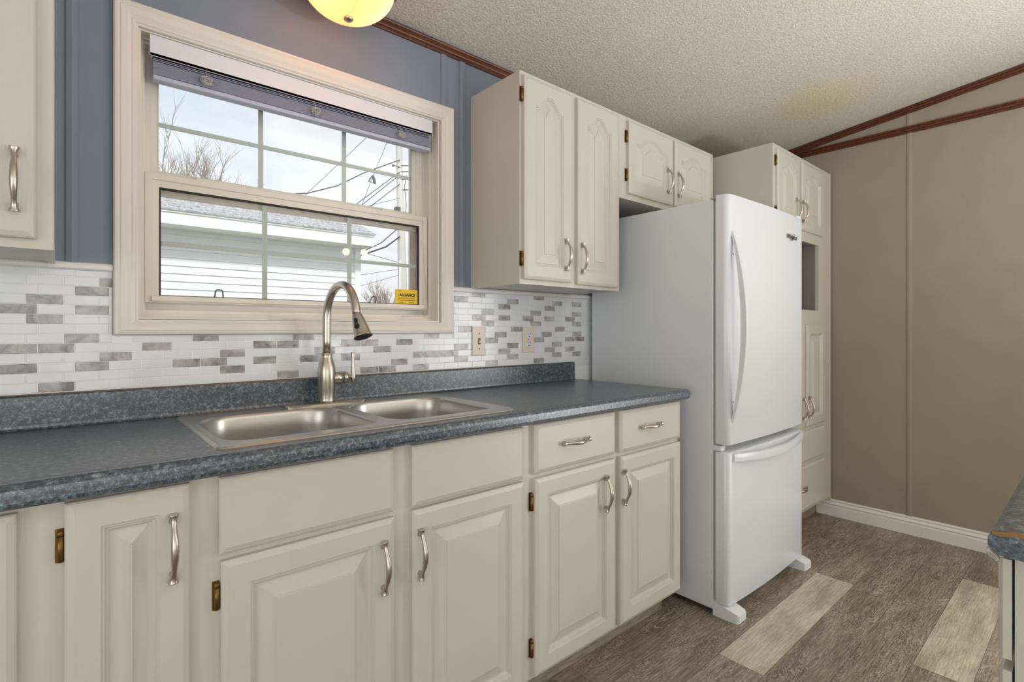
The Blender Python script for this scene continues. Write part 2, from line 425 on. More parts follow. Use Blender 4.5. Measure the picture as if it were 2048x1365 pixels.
# crown trim, back wall (reeded profile)
def reeded(w0):   # profile in (out, along) for a trim band of width w0
    return [(0, 0), (.008, 0), (.010, .003), (.010, .009), (.007, .011), (.010, .013), (.012, .018), (.012, w0 - .014), (.009, w0 - .011), (.012, w0 - .008), (.014, w0 - .004), (.014, w0), (0, w0)]
MB().prism_x([(-o, 2.235 + a) for o, a in reeded(.042)], XL, XR - .001).build('trim_1', M['brown_wood'], kind='structure')
t = MB(); pr = reeded(.038)
t.loops([[(XR - o, 0, 2.264 + a) for o, a in pr], [(XR - o, YF, 2.264 + a) for o, a in pr]])
t.build('trim_2', M['brown_wood_y'], kind='structure')
t = MB()
t.loops([[(XR - o, -.02, ceil_z(-.02) - .042 + a) for o, a in pr], [(XR - o, RIDGE, ceil_z(RIDGE) - .042 + a) for o, a in pr]])
t.build('trim_3', M['brown_wood_y'], kind='structure')
# wall battens
def batten_x(n, x0, x1, z0, z1):
    w_ = x1 - x0
    MB().prism_z([(x0, 0), (x0, -.003), (x0 + .002, -.005), (x0 + w_ * .3, -.006), (x0 + w_ * .5, -.0075), (x0 + w_ * .7, -.006), (x1 - .002, -.005), (x1, -.003), (x1, 0)], z0, z1).build('trim_%d' % n, M['blue'], kind='structure')
batten_x(4, .006, .031, 1.325, 2.235); batten_x(5, 1.119, 1.147, 2.030, 2.235); batten_x(6, 1.206, 1.236, 1.325, 2.235)
bt = MB().loops([[(XR, -.963, z), (XR - .005, -.965, z), (XR - .007, -.976, z), (XR - .005, -.988, z), (XR, -.990, z)] for z in (.10, 2.264)])
bt.build('trim_7', M['beige'], kind='structure')
bt = MB().loops([[(XR, -.963, z), (XR - .005, -.965, z), (XR - .007, -.976, z), (XR - .005, -.988, z), (XR, -.990, z)] for z in (2.302, 2.375)])
bt.build('trim_8', M['beige'], kind='structure')
# baseboard
pb = [(0, 0), (.015, 0), (.015, .058), (.012, .064), (.012, .068), (.016, .073), (.014, .079), (.008, .086), (.008, .090), (.011, .094), (.009, .099), (0, .102)]
MB().loops([[(XR - o, -.50, z) for o, z in pb], [(XR - o, YF, z) for o, z in pb]]).build('baseboard_right', M['white_trim'], kind='structure')
# white cap moulding over the tiles
capp = [(0, 1.306), (-.008, 1.306), (-.012, 1.310), (-.012, 1.317), (-.009, 1.323), (-.004, 1.326), (0, 1.326)]
cp = MB().prism_x(capp, -1.0, .100).prism_x(capp, 1.173, 2.05)
cp.build('trim_9', M['white_trim'], kind='structure')

# ------------------------------------------------------------------ tile backsplash
GREY = [(11, .070), (10, .026), (9, -.070), (8, -.116), (8, .025), (7, -.069), (5, .002), (4, -.116), (4, -.046), (3, .072), (2, .025), (2, -.116), (0, -.046),
 (12, 1.271), (11, 1.180), (11, 1.456), (12, 1.617), (10, 1.410), (11, 1.732), (10, 1.686), (9, 1.321), (8, 1.270), (8, 1.409), (8, 1.546), (9, 1.593), (8, 1.686), (8, 1.822), (7, 1.318), (7, 1.593),
 (6, 1.200), (6, 1.477), (6, 1.754), (5, 1.385), (5, 1.663), (4, 1.338), (4, 1.615), (4, 1.823), (3, 1.180), (3, 1.456), (3, 1.733), (2, 1.132), (2, 1.410), (2, 1.686), (2, 1.823), (1, 1.178), (1, 1.456), (1, 1.732), (0, 1.338), (0, 1.614),
 (5, .560), (5, .283), (4, .443), (4, .512), (3, .350), (2, .442), (2, .581), (1, .350), (0, .509), (4, .719), (4, .790), (3, .629), (3, .836), (2, .719), (4, .928), (5, 1.042), (5, 1.108), (0, .788), (0, .858), (1, .905), (2, .996), (2, 1.064), (0, .996),
 (9, 1.870), (7, 1.870), (11, 1.870), (5, 1.870), (1, 1.870), (4, 1.892), (2, .303), (4, .165), (2, .233), (4, -.53), (2, -.46), (3, -.3), (1, -.4), (7, -.28), (8, -.4), (5, -.21), (6, -.6), (10, -.3), (11, -.45)]
bs = MB()
BX1 = 2.05
bs.box((-1.0, -.003, .90), (BX1, 0, 1.140), 0).box((-1.0, -.003, 1.140), (.100, 0, 1.308), 0).box((1.173, -.003, 1.140), (BX1, 0, 1.308), 0)
TP = .0692; TW = .0675; RP = .0241; TH = .0228
greys = {}
for rr, x in GREY:
    phx = .025 if rr % 2 == 0 else .004
    greys[(rr, round((x - phx) / TP))] = 1
def tile(x0, x1, z0, z1, mi):
    if x1 - x0 < .004 or z1 - z0 < .004: return
    e_ = .0012; y0, y1_ = -.003, -.0038
    bs.add([(x0, y0, z0), (x1, y0, z0), (x1, y0, z1), (x0, y0, z1), (x0 + e_, y1_, z0 + e_), (x1 - e_, y1_, z0 + e_), (x1 - e_, y1_, z1 - e_), (x0 + e_, y1_, z1 - e_)],
           [(4, 5, 6, 7), (0, 1, 5, 4), (1, 2, 6, 5), (2, 3, 7, 6), (3, 0, 4, 7)], mi)
for rr in range(-1, 13):
    phx = .025 if rr % 2 == 0 else .004
    zc = 1.012 + RP * rr; z0, z1 = zc - TH / 2, min(zc + TH / 2, 1.306)
    for i in range(-16, 29):
        x0 = phx + TP * i; x1 = x0 + TW
        if x0 < -1.0: continue
        x1 = min(x1, BX1)
        mi = 2 if (rr, i) in greys else 1
        if z1 > 1.140:      # cut the tile by the window casing
            if x0 >= .100 and x1 <= 1.173:
                if z0 < 1.136: tile(x0, x1, z0, 1.139, mi)
                continue
            if x0 < .100: x1 = min(x1, .099)
            elif x1 > 1.173: x0 = max(x0, 1.174)
        tile(x0, x1, z0, z1, mi)
bs.build('tile_backsplash', [M['grout'], M['tile_w'], M['tile_g']], kind='structure')

# ------------------------------------------------------------------ window
W1 = empty('window_1', (.634, 0, 1.14), kind='structure')
def frame_loops(mb, rects, mi=0):      # rects: list of (x0,x1,z0,z1,y): successive mitred rectangle loops
    mb.loops([[(x0, y, z0), (x1, y, z0), (x1, y, z1), (x0, y, z1)] for x0, x1, z0, z1, y in rects], mi, cap0=False, cap1=False)
# casing with moulded profile, mitred
cas = MB(); ox0, ox1, oz0, oz1 = .101, 1.172, 1.141, 2.029
prof = [(0, 0), (0, -.014), (.003, -.018), (.009, -.019), (.013, -.0165), (.016, -.0185), (.030, -.0165), (.038, -.012), (.042, -.0135), (.046, -.012), (.049, -.0085), (.0535, -.0085), (.0545, 0)]
frame_loops(cas, [(ox0 + a, ox1 - a, oz0 + a * .76, oz1 - a * 1.08, y) for a, y in prof] )
cas.build('casing', M['casing'], W1)
# jamb extension, then stepped vinyl frame
jb = MB()
frame_loops(jb, [(WX0, WX1, WZ0, WZ1, 0), (WX0 + .006, WX1 - .006, WZ0 + .004, WZ1 - .004, 0), (WX0 + .006, WX1 - .006, WZ0 + .004, WZ1 - .004, .034), (WX0 + .014, WX1 - .010, WZ0 + .014, WZ1 - .010, .034), (WX0 + .014, WX1 - .010, WZ0 + .014, WZ1 - .010, .046),
                 (WX0 + .019, WX1 - .017, WZ0 + .026, WZ1 - .016, .047), (WX0 + .019, WX1 - .017, WZ0 + .026, WZ1 - .016, .088), (WX0 + .035, WX1 - .035, WZ0 + .045, WZ1 - .016, .09), (WX0 + .035, WX1 - .035, WZ0 + .045, WZ1 - .016, .116), (WX0 + .045, WX1 - .062, WZ0 + .05, WZ1 - .03, .118), (WX0 + .045, WX1 - .062, WZ0 + .05, WZ1 - .03, .13), (WX0, WX1, WZ0, WZ1, .13), (WX0, WX1, WZ0, WZ1, 0)])
jb.build('frame', M['vinyl'], W1)
def sash(name, x0, x1, z0, z1, y0, y1, st, rb, rt, mat, gy, mun_x, mun_z, mun_w, gcol):
    s_ = MB()
    frame_loops(s_, [(x0, x1, z0, z1, y1), (x0, x1, z0, z1, y0), (x0 + st * .45, x1 - st * .45, z0 + rb * .45, z1 - rt * .45, y0 + .0), (x0 + st * .5, x1 - st * .5, z0 + rb * .5, z1 - rt * .5, y0 + .004),
                     (x0 + st, x1 - st, z0 + rb, z1 - rt, y0 + .005), (x0 + st, x1 - st, z0 + rb, z1 - rt, y1), (x0, x1, z0, z1, y1)])
    so = s_.build(name, mat, W1)
    gx0, gx1, gz0, gz1 = x0 + st, x1 - st, z0 + rb, z1 - rt
    g_ = MB(); frame_loops(g_, [(gx0, gx1, gz0, gz1, y0 + .0055), (gx0 + .0045, gx1 - .0045, gz0 + .002, gz1 - .005, y0 + .0055), (gx0 + .0045, gx1 - .0045, gz0 + .002, gz1 - .005, y0 + .016)])
    g_.build('gasket', gcol, so)
    MB().box((gx0, gy, gz0), (gx1, gy + .003, gz1)).build('glass', M['glass'], so)
    m_ = MB()
    for mx_ in mun_x: m_.box((mx_ - mun_w / 2, gy + .006, gz0), (mx_ + mun_w / 2, gy + .011, gz1))
    m_.box((gx0, gy + .0055, mun_z - mun_w * .42), (gx1, gy + .0105, mun_z + mun_w * .42))
    m_.build('muntins', M['muntin'], so)
    return so
ls = sash('lower_sash', .176, 1.093, 1.232, 1.599, .058, .078, .033, .020, .037, M['vinyl'], .068, (.495, .780), 1.403, .015, M['gasket'])
us = sash('upper_sash', .178, 1.078, 1.545, 1.955, .092, .112, .030, .070, .020, M['vinyl'], .098, (.491, .773), 1.754, .015, M['vinyl_green'])
# lower glazing stop with grip lip, and the pull rail
MB().box((.190, .050, 1.236), (1.078, .060, 1.251), 0, .0015).build('glazing_stop', M['vinyl'], ls)
MB().box((.300, .062, 1.599), (.420, .076, 1.606), 0, .002).build('sash_lock', M['vinyl'], ls)
MB().box((.90, .062, 1.599), (.97, .076, 1.606), 0, .002).build('sash_lock', M['vinyl'], ls)
for cx, bent in ((.361, 0), (.862, .006)):
    k = MB(); k.tube([(cx - .012, .064, 1.249), (cx - .009 + bent, .062, 1.272), (cx - .006 + bent, .062, 1.2755), (cx + .007 + bent, .062, 1.2755), (cx + .010 + bent, .062, 1.272), (cx + .012, .064, 1.249)], .0022, 8)
    k.build('sash_lift', plain('lift_metal', lin(105, 105, 108), .5, .3), ls, label='thin grey U-shaped lift')
# alarm sticker on the lower glass
st_ = empty('window_sticker', (1.005, .066, 1.252), 'yellow alarm company sticker in the bottom right corner of the lower window pane', 'sticker')
MB().box((.9575, .0655, 1.2515), (1.0540, .0672, 1.3095)).build('backing', M['yellow'], st_)
yy = .0652
text('brand_text', 'ALLIANCE', (1.0095, yy, 1.2875), .0150, M['ink'], st_, xs=1.0, bold=.0006)
MB().add([(.966, yy, 1.291), (.970, yy, 1.286), (.9755, yy, 1.2945), (.970, yy, 1.2825)], [(0, 1, 3), (1, 2, 3)]).build('check_mark', M['red'], st_)
text('subtitle_text', 'SECURITY SYSTEMS', (1.006, yy, 1.2755), .0072, M['ink_olive'], st_, xs=1.18)
for zz, xa, xb, hh_ in ((1.2665, .966, 1.046, .0026), (1.2585, .972, .992, .0022), (1.2585, 1.015, 1.040, .0022), (1.3035, .966, .985, .0016)):
    MB().add([(xa, yy, zz), (xb, yy, zz), (xb, yy, zz + hh_), (xa, yy, zz + hh_)], [(0, 1, 2, 3)]).build('print_line', M['ink_olive'], st_)

# loose sensor wire hanging beside the sash
tag(MB().tube([(1.062, .040, 1.80), (1.063, .040, 1.62), (1.066, .045, 1.50), (1.076, .044, 1.35), (1.083, .040, 1.245), (1.082, .030, 1.228), (1.078, .026, 1.212), (1.060, .022, 1.206), (1.010, .020, 1.2045), (.960, .020, 1.203)], .0014, 6).build('wire', M['cord']),
    'thin white wire hanging down the right side of the window sash', 'wire')

# ------------------------------------------------------------------ blind
B = empty('window_blind', (.634, .01, 1.85), 'raised white slatted blind bunched behind a flat valance at the top of the window', 'blind')
MB().box((.181, .002, 1.906), (1.083, .006, 1.964), 0, .001).prism_x([(.002, 1.906), (.006, 1.906), (.009, 1.910), (.009, 1.914), (.006, 1.916), (.002, 1.914)], .181, 1.083).build('valance', M['blind'], B)
MB().box((.188, .012, 1.912), (1.078, .050, 1.950), 0, .002).build('headrail', M['blind'], B)
sl = MB()
for k in range(13):
    zz = 1.862 + k * .0026
    sl.prism_x([(.010, zz), (.022, zz + .0022), (.036, zz + .0024), (.048, zz + .0006), (.048, zz + .0016), (.036, zz + .0034), (.022, zz + .0032), (.010, zz + .0010)], .190, 1.080)
sl.build('slats', M['blind_cream'], B)
sl = MB()
for k in range(3):
    zz = 1.897 + k * .0045
    sl.prism_x([(.006, zz), (.020, zz + .006), (.036, zz + .006), (.050, zz), (.050, zz + .001), (.036, zz + .0072), (.020, zz + .0072), (.006, zz + .001)], .190, 1.080)
sl.build('upper_slats', M['blind_cream'], B)
MB().box((.190, .012, 1.848), (1.080, .046, 1.861), 0, .003).build('bottom_rail', M['blind_cream'], B)
rt = random.Random(11)
for cx in (.318, .632, .948):
    c = MB(); c.tube([(cx - .004, .0035, 1.912), (cx - .003, .001, 1.90), (cx, .000, 1.886)], .0007, 5)
    for q in range(9):
        a0 = rt.uniform(0, 2 * PI); p0 = Vector((cx, -.001, 1.878)); pts = [p0]
        for h in range(1, 7):
            a0 += rt.uniform(.5, 1.2); rad_ = rt.uniform(.006, .019)
            pts.append(p0 + Vector((math.cos(a0) * rad_, rt.uniform(-.007, .003), math.sin(a0) * rad_ * .75 - .003)))
        pts.append(p0 + Vector((0, 0, -.004)))
        c.tube(pts, .0009, 5)
    c.build('cord_tangle', M['cord'], B)

# ------------------------------------------------------------------ cabinet parts
DT = .019
def outline(x0, x1, z0, z1, y, inset, arch, na):
    """closed loop: bottom left, bottom right, then top from right to left (arched when arch>0)"""
    a, b_ = x0 + inset, x1 - inset
    p = [(a, y, z0 + inset), (b_, y, z0 + inset)]
    for i in range(na + 1):
        t_ = i / na; x = b_ + (a - b_) * t_
        s_ = abs(2 * t_ - 1)
        if s_ > .80: bmp = 0
        else:
            q = s_ / .80; bmp = .5 + .5 * math.cos(PI * q ** 1.15)
            bmp = min(1, bmp * 1.06) ** .75
        p.append((x, y, z1 - inset - arch + arch * bmp))
    return p
def panel_door(name, x0, x1, z0, z1, yf, parent, arch=0, stile=.052, back=None, mat=None):
    """raised panel door; yf = y of its front face; optional arch height"""
    mb = MB(); na = 28 if arch else 1
    L = []
    for ins, dy in ((0, DT), (0, .006), (.003, .0035), (.0045, .003), (.012, .0)):
        L.append(outline(x0, x1, z0, z1, yf + dy, ins, 0, na))
    mb.loops(L, 0, cap0=True, cap1=False)
    A = outline(x0, x1, z0, z1, yf, .012, 0, na)
    I = [outline(x0, x1, z0, z1, yf + dy, stile + ins, arch, na) for ins, dy in ((0, 0), (.002, .0025), (.005, .0028), (.007, .0068), (.010, .0072), (.013, .0108), (.016, .0112))]
    mb.loops([A, I[0]], 0, False, False)
    mb.loops(I, 0, False, False)
    w_ = (x1 - x0) - 2 * stile
    bevw = min(.032, w_ * .30)
    ia = arch * .92
    J = [I[-1], outline(x0, x1, z0, z1, yf + .0110, stile + .018, ia, na), outline(x0, x1, z0, z1, yf + .0025, stile + .018 + bevw * .92, ia * .85, na), outline(x0, x1, z0, z1, yf + .0005, stile + .018 + bevw * .95, ia * .85, na), outline(x0, x1, z0, z1, yf, stile + .018 + bevw, ia * .85, na)]
    mb.loops(J, 0, False, True)
    return mb.build(name, mat or M['cab'], parent)
def slab_front(name, x0, x1, z0, z1, yf, parent):
    mb = MB()
    mb.loops([outline(x0, x1, z0, z1, yf + dy, ins, 0, 1) for ins, dy in ((0, DT), (0, .007), (.0035, .004), (.005, .0035), (.013, .0))])
    return mb.build(name, M['cab_h'], parent)
HP = [(-.0625, .0095, .0082), (-.0615, .0095, .0086), (-.059, .0098, .0080), (-.054, .0112, .0058), (-.047, .0135, .0045), (-.038, .018, .0046), (-.027, .0235, .0054), (-.014, .0275, .0062), (0, .029, .0066),
      (.014, .0275, .0062), (.027, .0235, .0054), (.038, .018, .0046), (.047, .0135, .0045), (.054, .0112, .0058), (.059, .0098, .0080), (.0615, .0095, .0086), (.0625, .0095, .0082)]
def handle(x, z, yf, parent, horiz=False):
    mb = MB()
    P = [((x, yf - o, z + a) if not horiz else (x + a, yf - o, z)) for a, o, r_ in HP]
    mb.tube(P, [r_ for a, o, r_ in HP], 14)
    for sgn in (-1, 1):
        c0 = (x, yf, z + sgn * .048) if not horiz else (x + sgn * .048, yf, z)
        mb.lathe(c0, [(.0062, .001), (.0055, -.004), (.0042, -.009), (.0044, -.014)], 12, axis='y')
    return mb.build('handle', M['nickel'], parent)
def hinge(x, zc, ys, parent, side=-1, h=.056):
    """wrap hinge on the stile beside the door; ys = y of the face frame"""
    mb = MB()
    mb.box((x + side * .011, ys - .0015, zc - h / 2), (x - side * .001, ys, zc + h / 2), 0)
    mb.tube([(x + side * .004, ys - .0065, zc - h * .46), (x + side * .004, ys - .0065, zc + h * .30)], .0052, 12)
    mb.tube([(x + side * .004, ys - .0065, zc + h * .31), (x + side * .004, ys - .0065, zc + h * .46)], [.0052, .0042], 12)
    return mb.build('hinge', M['brass'], parent)

BF = -.572          # base face frame plane
DF = BF - DT        # door face
ZT = .867
def base_cabinet(x0, x1, label):
    c = empty('base_cabinet', ((x0 + x1) / 2, BF / 2, 0), label, 'cabinet', 'painted base cabinets under the blue counter')
    b_ = MB()
    a, z = x0, x1
    b_.box((a, BF + .018, .10), (a + .015, -.004, .875)).box((z - .015, BF + .018, .10), (z, -.004, .875)).box((a + .015, BF + .018, .10), (z - .015, -.004, .115)).box((a + .015, -.012, .115), (z - .015, -.004, .875))
    b_.box((a, BF, .10), (z, BF + .018, .8755))
    b_.build('carcass', M['cab'], c)
    MB().box((a, -.50, .0), (z, -.486, .10)).build('toe_kick', M['toe'], c)
    return c
def mk_toe():
    m, nt, b = new_mat('toe_kick_vinyl'); v = coords(nt, (3, 30, 30), world=True); n1 = noise(nt, v, 5, 5, .65, .3)
    c = ramp(nt, n1, [(.3, lin(110, 100, 88)), (.7, lin(172, 160, 145))]); link(nt, c, b.inputs['Base Color']); b.inputs['Roughness'].default_value = .5
    return m
M['toe'] = mk_toe()

c = base_cabinet(-1.0, -.030, 'beige base cabinet cut off by the left edge, left of the narrow one')
d = panel_door('door', -.500, -.054, .107, .864, DF, c); handle(-.472, .755, DF, d)
d = panel_door('door', -.975, -.525, .107, .864, DF, c); handle(-.553, .755, DF, d)
c = base_cabinet(-.030, .207, 'narrow beige base cabinet with one full-height door, left of the sink cabinet')
d = panel_door('door', .003, .181, .107, ZT, DF, c, stile=.047); handle(.153, .756, DF, d)
hinge(.002, .796, BF, d); hinge(.002, .19, BF, d)
c = base_cabinet(.207, 1.048, 'wide beige sink base cabinet with two blank panels above two doors')
slab_front('false_front', .230, .604, .717, ZT, DF, c); slab_front('false_front', .654, 1.027, .715, ZT, DF, c)
d = panel_door('door', .233, .604, .108, .703, DF, c); handle(.573, .594, DF, d); hinge(.231, .636, BF, d); hinge(.231, .19, BF, d)
d = panel_door('door', .654, 1.027, .108, .706, DF, c); handle(.672, .598, DF, d)
for zz in (.63, .20): MB().box((1.0285, BF - .0025, zz - .024), (1.0315, BF, zz + .024)).build('hinge', M['brass'], d)
c = base_cabinet(1.048, 1.877, 'beige base cabinet with two drawers over two doors, next to the white fridge')
d = slab_front('drawer', 1.069, 1.456, .720, .869, DF, c); handle(1.243, .797, DF, d, True)
d = slab_front('drawer', 1.482, 1.874, .720, .868, DF, c); handle(1.658, .798, DF, d, True)
d = panel_door('door', 1.071, 1.456, .110, .705, DF, c); handle(1.397, .597, DF, d); hinge(1.069, .636, BF, d); hinge(1.069, .196, BF, d)
d = panel_door('door', 1.486, 1.874, .110, .705, DF, c); handle(1.497, .600, DF, d)

# ------------------------------------------------------------------ countertop with sink cutout
SX0, SX1, SY0, SY1 = .232, 1.032, -.552, -.055
ct = empty('countertop', (.45, -.3, .876), 'long speckled blue-green laminate countertop with rolled front edge along the window wall', 'countertop')
CX0, CX1 = -1.0, 1.905
CB = -.021
front = [(-.570, .914), (-.582, .9148), (-.592, .9162), (-.602, .9160), (-.610, .9130), (-.6155, .907), (-.617, .900), (-.617, .888), (-.6155, .882), (-.611, .8775), (-.604, .876), (-.585, .876)]
body = MB()
cut = .012
fullp = [(CB, .876), (CB, .914)] + front
body.prism_x(fullp, CX0, SX0 + cut); 
# right run with rounded end corner
body.prism_x(fullp, SX1 - cut, CX1 - .010)
endl = []
for dx, sc in ((CX1 - .010, 0), (CX1 - .005, .0015), (CX1 - .0015, .005), (CX1, .010)):
    endl.append([(dx, y + (sc if y < -.59 else 0), min(max(z, .876 + sc), .9165 - sc)) for y, z in fullp])
body.loops(endl, 0, cap0=False, cap1=True)
fp_ = [(SY0 + cut, .876), (SY0 + cut, .914)] + front
body.prism_x(fp_, SX0 + cut, SX1 - cut)
body.box((SX0 + cut, SY1 - cut, .876), (SX1 - cut, CB, .914))
body.build('worktop', M['laminate'], ct)
bsx = 1.873
sp = [(-.0055, .914), (-.0055, .994), (-.008, .9965), (-.018, .9965), (-.0215, .993), (-.0215, .925), (-.0225, .919), (-.026, .9155), (-.031, .9145)]
lo_ = MB().prism_x(sp, CX0, bsx - .004)
lo_.loops([[(x, y, z - (s if z > .99 else 0)) for y, z in sp] for x, s in ((bsx - .004, 0), (bsx - .001, .001), (bsx, .004))], 0, cap0=False)
lo_.build('backsplash', M['laminate'], ct)
MB().prism_x([(-.0055, .9965), (-.0055, .9985), (-.016, .9985), (-.018, .9968)], CX0, bsx - .002).build('seam_strip', plain('caulk_brown', lin(120, 104, 92), .6), ct)

# ------------------------------------------------------------------ sink
def rrect(x0, x1, y0, y1, r_, z, n=8, rb=None):
    """rounded rectangle loop, r_ = corner radius at front (y0), rb at back"""
    rb = rb or r_; p = []
    for cx, cy, a0, rad_ in ((x1 - r_, y0 + r_, -90, r_), (x1 - rb, y1 - rb, 0, rb), (x0 + rb, y1 - rb, 90, rb), (x0 + r_, y0 + r_, 180, r_)):
        for i in range(n + 1):
            a = math.radians(a0 + 90 * i / n); p.append((cx + rad_ * math.cos(a), cy + rad_ * math.sin(a), z))
    return p
sk = empty('kitchen_sink', ((SX0 + SX1) / 2, -.3, .914), 'double bowl stainless steel sink set into the blue counter below the window', 'sink')
zs = .9170
bowls = [(.258, .628, -.500, -.125), (.658, 1.007, -.500, -.118)]
bmk = bmesh.new()
def add_loop(bm_, pts):
    vs = [bm_.verts.new(p) for p in pts]; return vs, [bm_.edges.new((vs[i], vs[(i + 1) % len(vs)])) for i in range(len(vs))]
def bridge(bm_, A, Bv):
    n = len(A)
    for i in range(n): bm_.faces.new((A[i], A[(i + 1) % n], Bv[(i + 1) % n], Bv[i]))
o1, _ = add_loop(bmk, rrect(SX0, SX1, SY0, SY1, .022, .9142))
o2, _ = add_loop(bmk, rrect(SX0 + .003, SX1 - .003, SY0 + .003, SY1 - .003, .020, .9185))
o3, _ = add_loop(bmk, rrect(SX0 + .010, SX1 - .010, SY0 + .010, SY1 - .010, .016, .9185))
o4, e4 = add_loop(bmk, rrect(SX0 + .014, SX1 - .014, SY0 + .014, SY1 - .014, .014, zs))
bridge(bmk, o1, o2); bridge(bmk, o2, o3); bridge(bmk, o3, o4)
edges = list(e4)
for (a, b_, f_, k_) in bowls:
    l0, e0 = add_loop(bmk, rrect(a, b_, f_, k_, .066, zs, rb=.090)); edges += e0
    prev = l0
    for ins, dz in ((.002, -.0012), (.005, -.004), (.007, -.010), (.009, -.05), (.013, -.12), (.019, -.15), (.034, -.168), (.06, -.173)):
        l1, _e = add_loop(bmk, rrect(a + ins, b_ - ins, f_ + ins, k_ - ins, .066 - ins * .3, zs + dz, rb=.090 - ins * .3)); bridge(bmk, prev, l1); prev = l1
    bmk.faces.new(prev)
bmesh.ops.triangle_fill(bmk, edges=edges, use_beauty=True)
bmesh.ops.recalc_face_normals(bmk, faces=bmk.faces[:])
for f in bmk.faces: f.smooth = len(f.verts) == 4
meS = bpy.data.meshes.new('basin'); 
for v in bmk.verts: v.co -= Vector(((SX0 + SX1) / 2, -.3, .914))
bmk.to_mesh(meS); bmk.free(); meS.materials.append(M['steel'])
so = bpy.data.objects.new('basin', meS); COL.objects.link(so); so.parent = sk
for cx in (.44, .831):
    MB().lathe((cx, -.31, .7448), [(.045, 0), (.044, .0025), (.036, .003), (.030, .001), (.012, .0008), (.002, .0008)], 24).build('drain', M['nickel'], sk)

# ------------------------------------------------------------------ faucet
fx, fy = .634, -.088
fc = empty('kitchen_faucet', (fx, fy, .917), 'brushed nickel gooseneck pull-down faucet behind the sink', 'faucet')
MB().loops([rrect(fx - .132, fx + .130, fy - .028, fy + .028, .027, .9172), rrect(fx - .132, fx + .130, fy - .028, fy + .028, .027, .9225), rrect(fx - .128, fx + .126, fy - .024, fy + .024, .0235, .9255)]).build('deck_plate', M['nickel'], fc)
MB().lathe((fx, fy, .9255), [(.0255, 0), (.0245, .006), (.0238, .012), (.0245, .035), (.0272, .065), (.0282, .088), (.0268, .108), (.0225, .126), (.0182, .138), (.0168, .146), (.0180, .152), (.0186, .1545), (.0150, .1555), (.0125, .155)], 36).build('body', M['nickel'], fc)
R_ = .099; cyc, czc = fy - R_, 1.192
# neck rises at the back (y = fy) and comes over towards the room (-y)
pts2 = [(fx, fy, z) for z in (1.075, 1.12, 1.16, 1.192)] + [(fx + .010 * i / 18, cyc + R_ * math.cos(math.radians(170 * i / 18)), czc + R_ * math.sin(math.radians(170 * i / 18))) for i in range(1, 19)] + [(fx + .011, cyc - R_ * 1.003, 1.198)]
MB().tube(pts2, .0122, 20).build('neck', M['nickel'], fc)
hp0 = Vector(pts2[-1]); hd = (Vector((.652, -.314, 1.134)) - hp0).normalized(); hl = (Vector((.652, -.314, 1.134)) - hp0).length
prof_h = [(0, .0134), (.003, .0146), (.15 * hl, .0162), (.35 * hl, .0190), (.6 * hl, .0218), (.85 * hl, .0236), (.93 * hl, .0248), (.97 * hl, .0272), (hl, .0272)]
hb = MB(); hb.tube([hp0 + hd * a for a, r_ in prof_h], [r_ for a, r_ in prof_h], 28); ho = hb.build('spray_head', M['nickel'], fc)
MB().tube([hp0 + hd * (hl - .001), hp0 + hd * (hl + .0012)], .0225, 24).build('spray_face', M['black'], ho)
nb = MB()
for q in range(12):
    a = 2 * PI * q / 12; sd = hd.orthogonal().normalized(); tt = hd.cross(sd)
    pc = hp0 + hd * (hl + .001) + (sd * math.cos(a) + tt * math.sin(a)) * .015
    nb.tube([pc, pc + hd * .0015], .0018, 6)
nb.build('nozzles', M['logo'], ho)
vdir = Vector((-.74, -.66, 0)); vdir = (vdir - hd * vdir.dot(hd)).normalized()
bt_ = MB()
for a, wr, off in ((.30, .0062, .0128), (.58, .0080, .0160)):
    bt_.tube([hp0 + hd * hl * a + vdir * (off), hp0 + hd * hl * a + vdir * (off + .0072), hp0 + hd * hl * a + vdir * (off + .009)], [wr, wr, wr * .7], 14)
bt_.tube([hp0 + hd * hl * .26 + vdir * .0192, hp0 + hd * hl * .6 + vdir * .0230], .0052, 10)
bt_.build('spray_button', M['black'], ho)
lv = MB(); zv = 1.000
lv.lathe((fx + .018, fy, zv), [(.0190, 0), (.0194, .012), (.0194, .034), (.0172, .0345), (.0172, .036), (.0194, .0365), (.0186, .044), (.0140, .053), (.0080, .058), (.0052, .064), (.0055, .070), (.006, .076)], 28, axis='x')
lv.build('valve', M['nickel'], fc)
MB().tube([(fx + .088, fy, zv - .019), (fx + .0885, fy, zv - .012), (fx + .088, fy, zv), (fx + .0875, fy, zv + .02), (fx + .087, fy, zv + .045), (fx + .087, fy, zv + .065), (fx + .087, fy, zv + .080), (fx + .087, fy, zv + .0815)], [.0052, .0075, .0078, .0062, .0052, .0056, .0068, .0060], 16).build('lever', M['nickel'], fc)

# ------------------------------------------------------------------ wall plates
sw = empty('light_switch', (1.301, -.006, 1.048), 'almond toggle light switch plate on the tiled wall, closest to the window', 'light switch')
MB().box((1.267, -.010, 1.048), (1.335, -.0045, 1.165), 0, .002).build('cover_plate', M['almond'], sw)
MB().box((1.297, -.0185, 1.098), (1.306, -.010, 1.110), 0, .0015).build('toggle', M['almond'], sw)
MB().box((1.295, -.0105, 1.093), (1.308, -.0098, 1.120)).build('toggle_slot', plain('switch_shadow', lin(120, 108, 95), .6), sw)
for zz in (1.075, 1.138): MB().lathe((1.3015, -.010, zz), [(.0028, 0), (.0024, -.001)], 12, axis='y').build('screw', M['dark'], sw)
ol = empty('power_outlet', (1.580, -.006, 1.054), 'almond duplex power outlet on the tiled wall, closest to the fridge', 'outlet')
MB().box((1.546, -.010, 1.053), (1.614, -.0045, 1.165), 0, .002).build('cover_plate', M['almond'], ol)
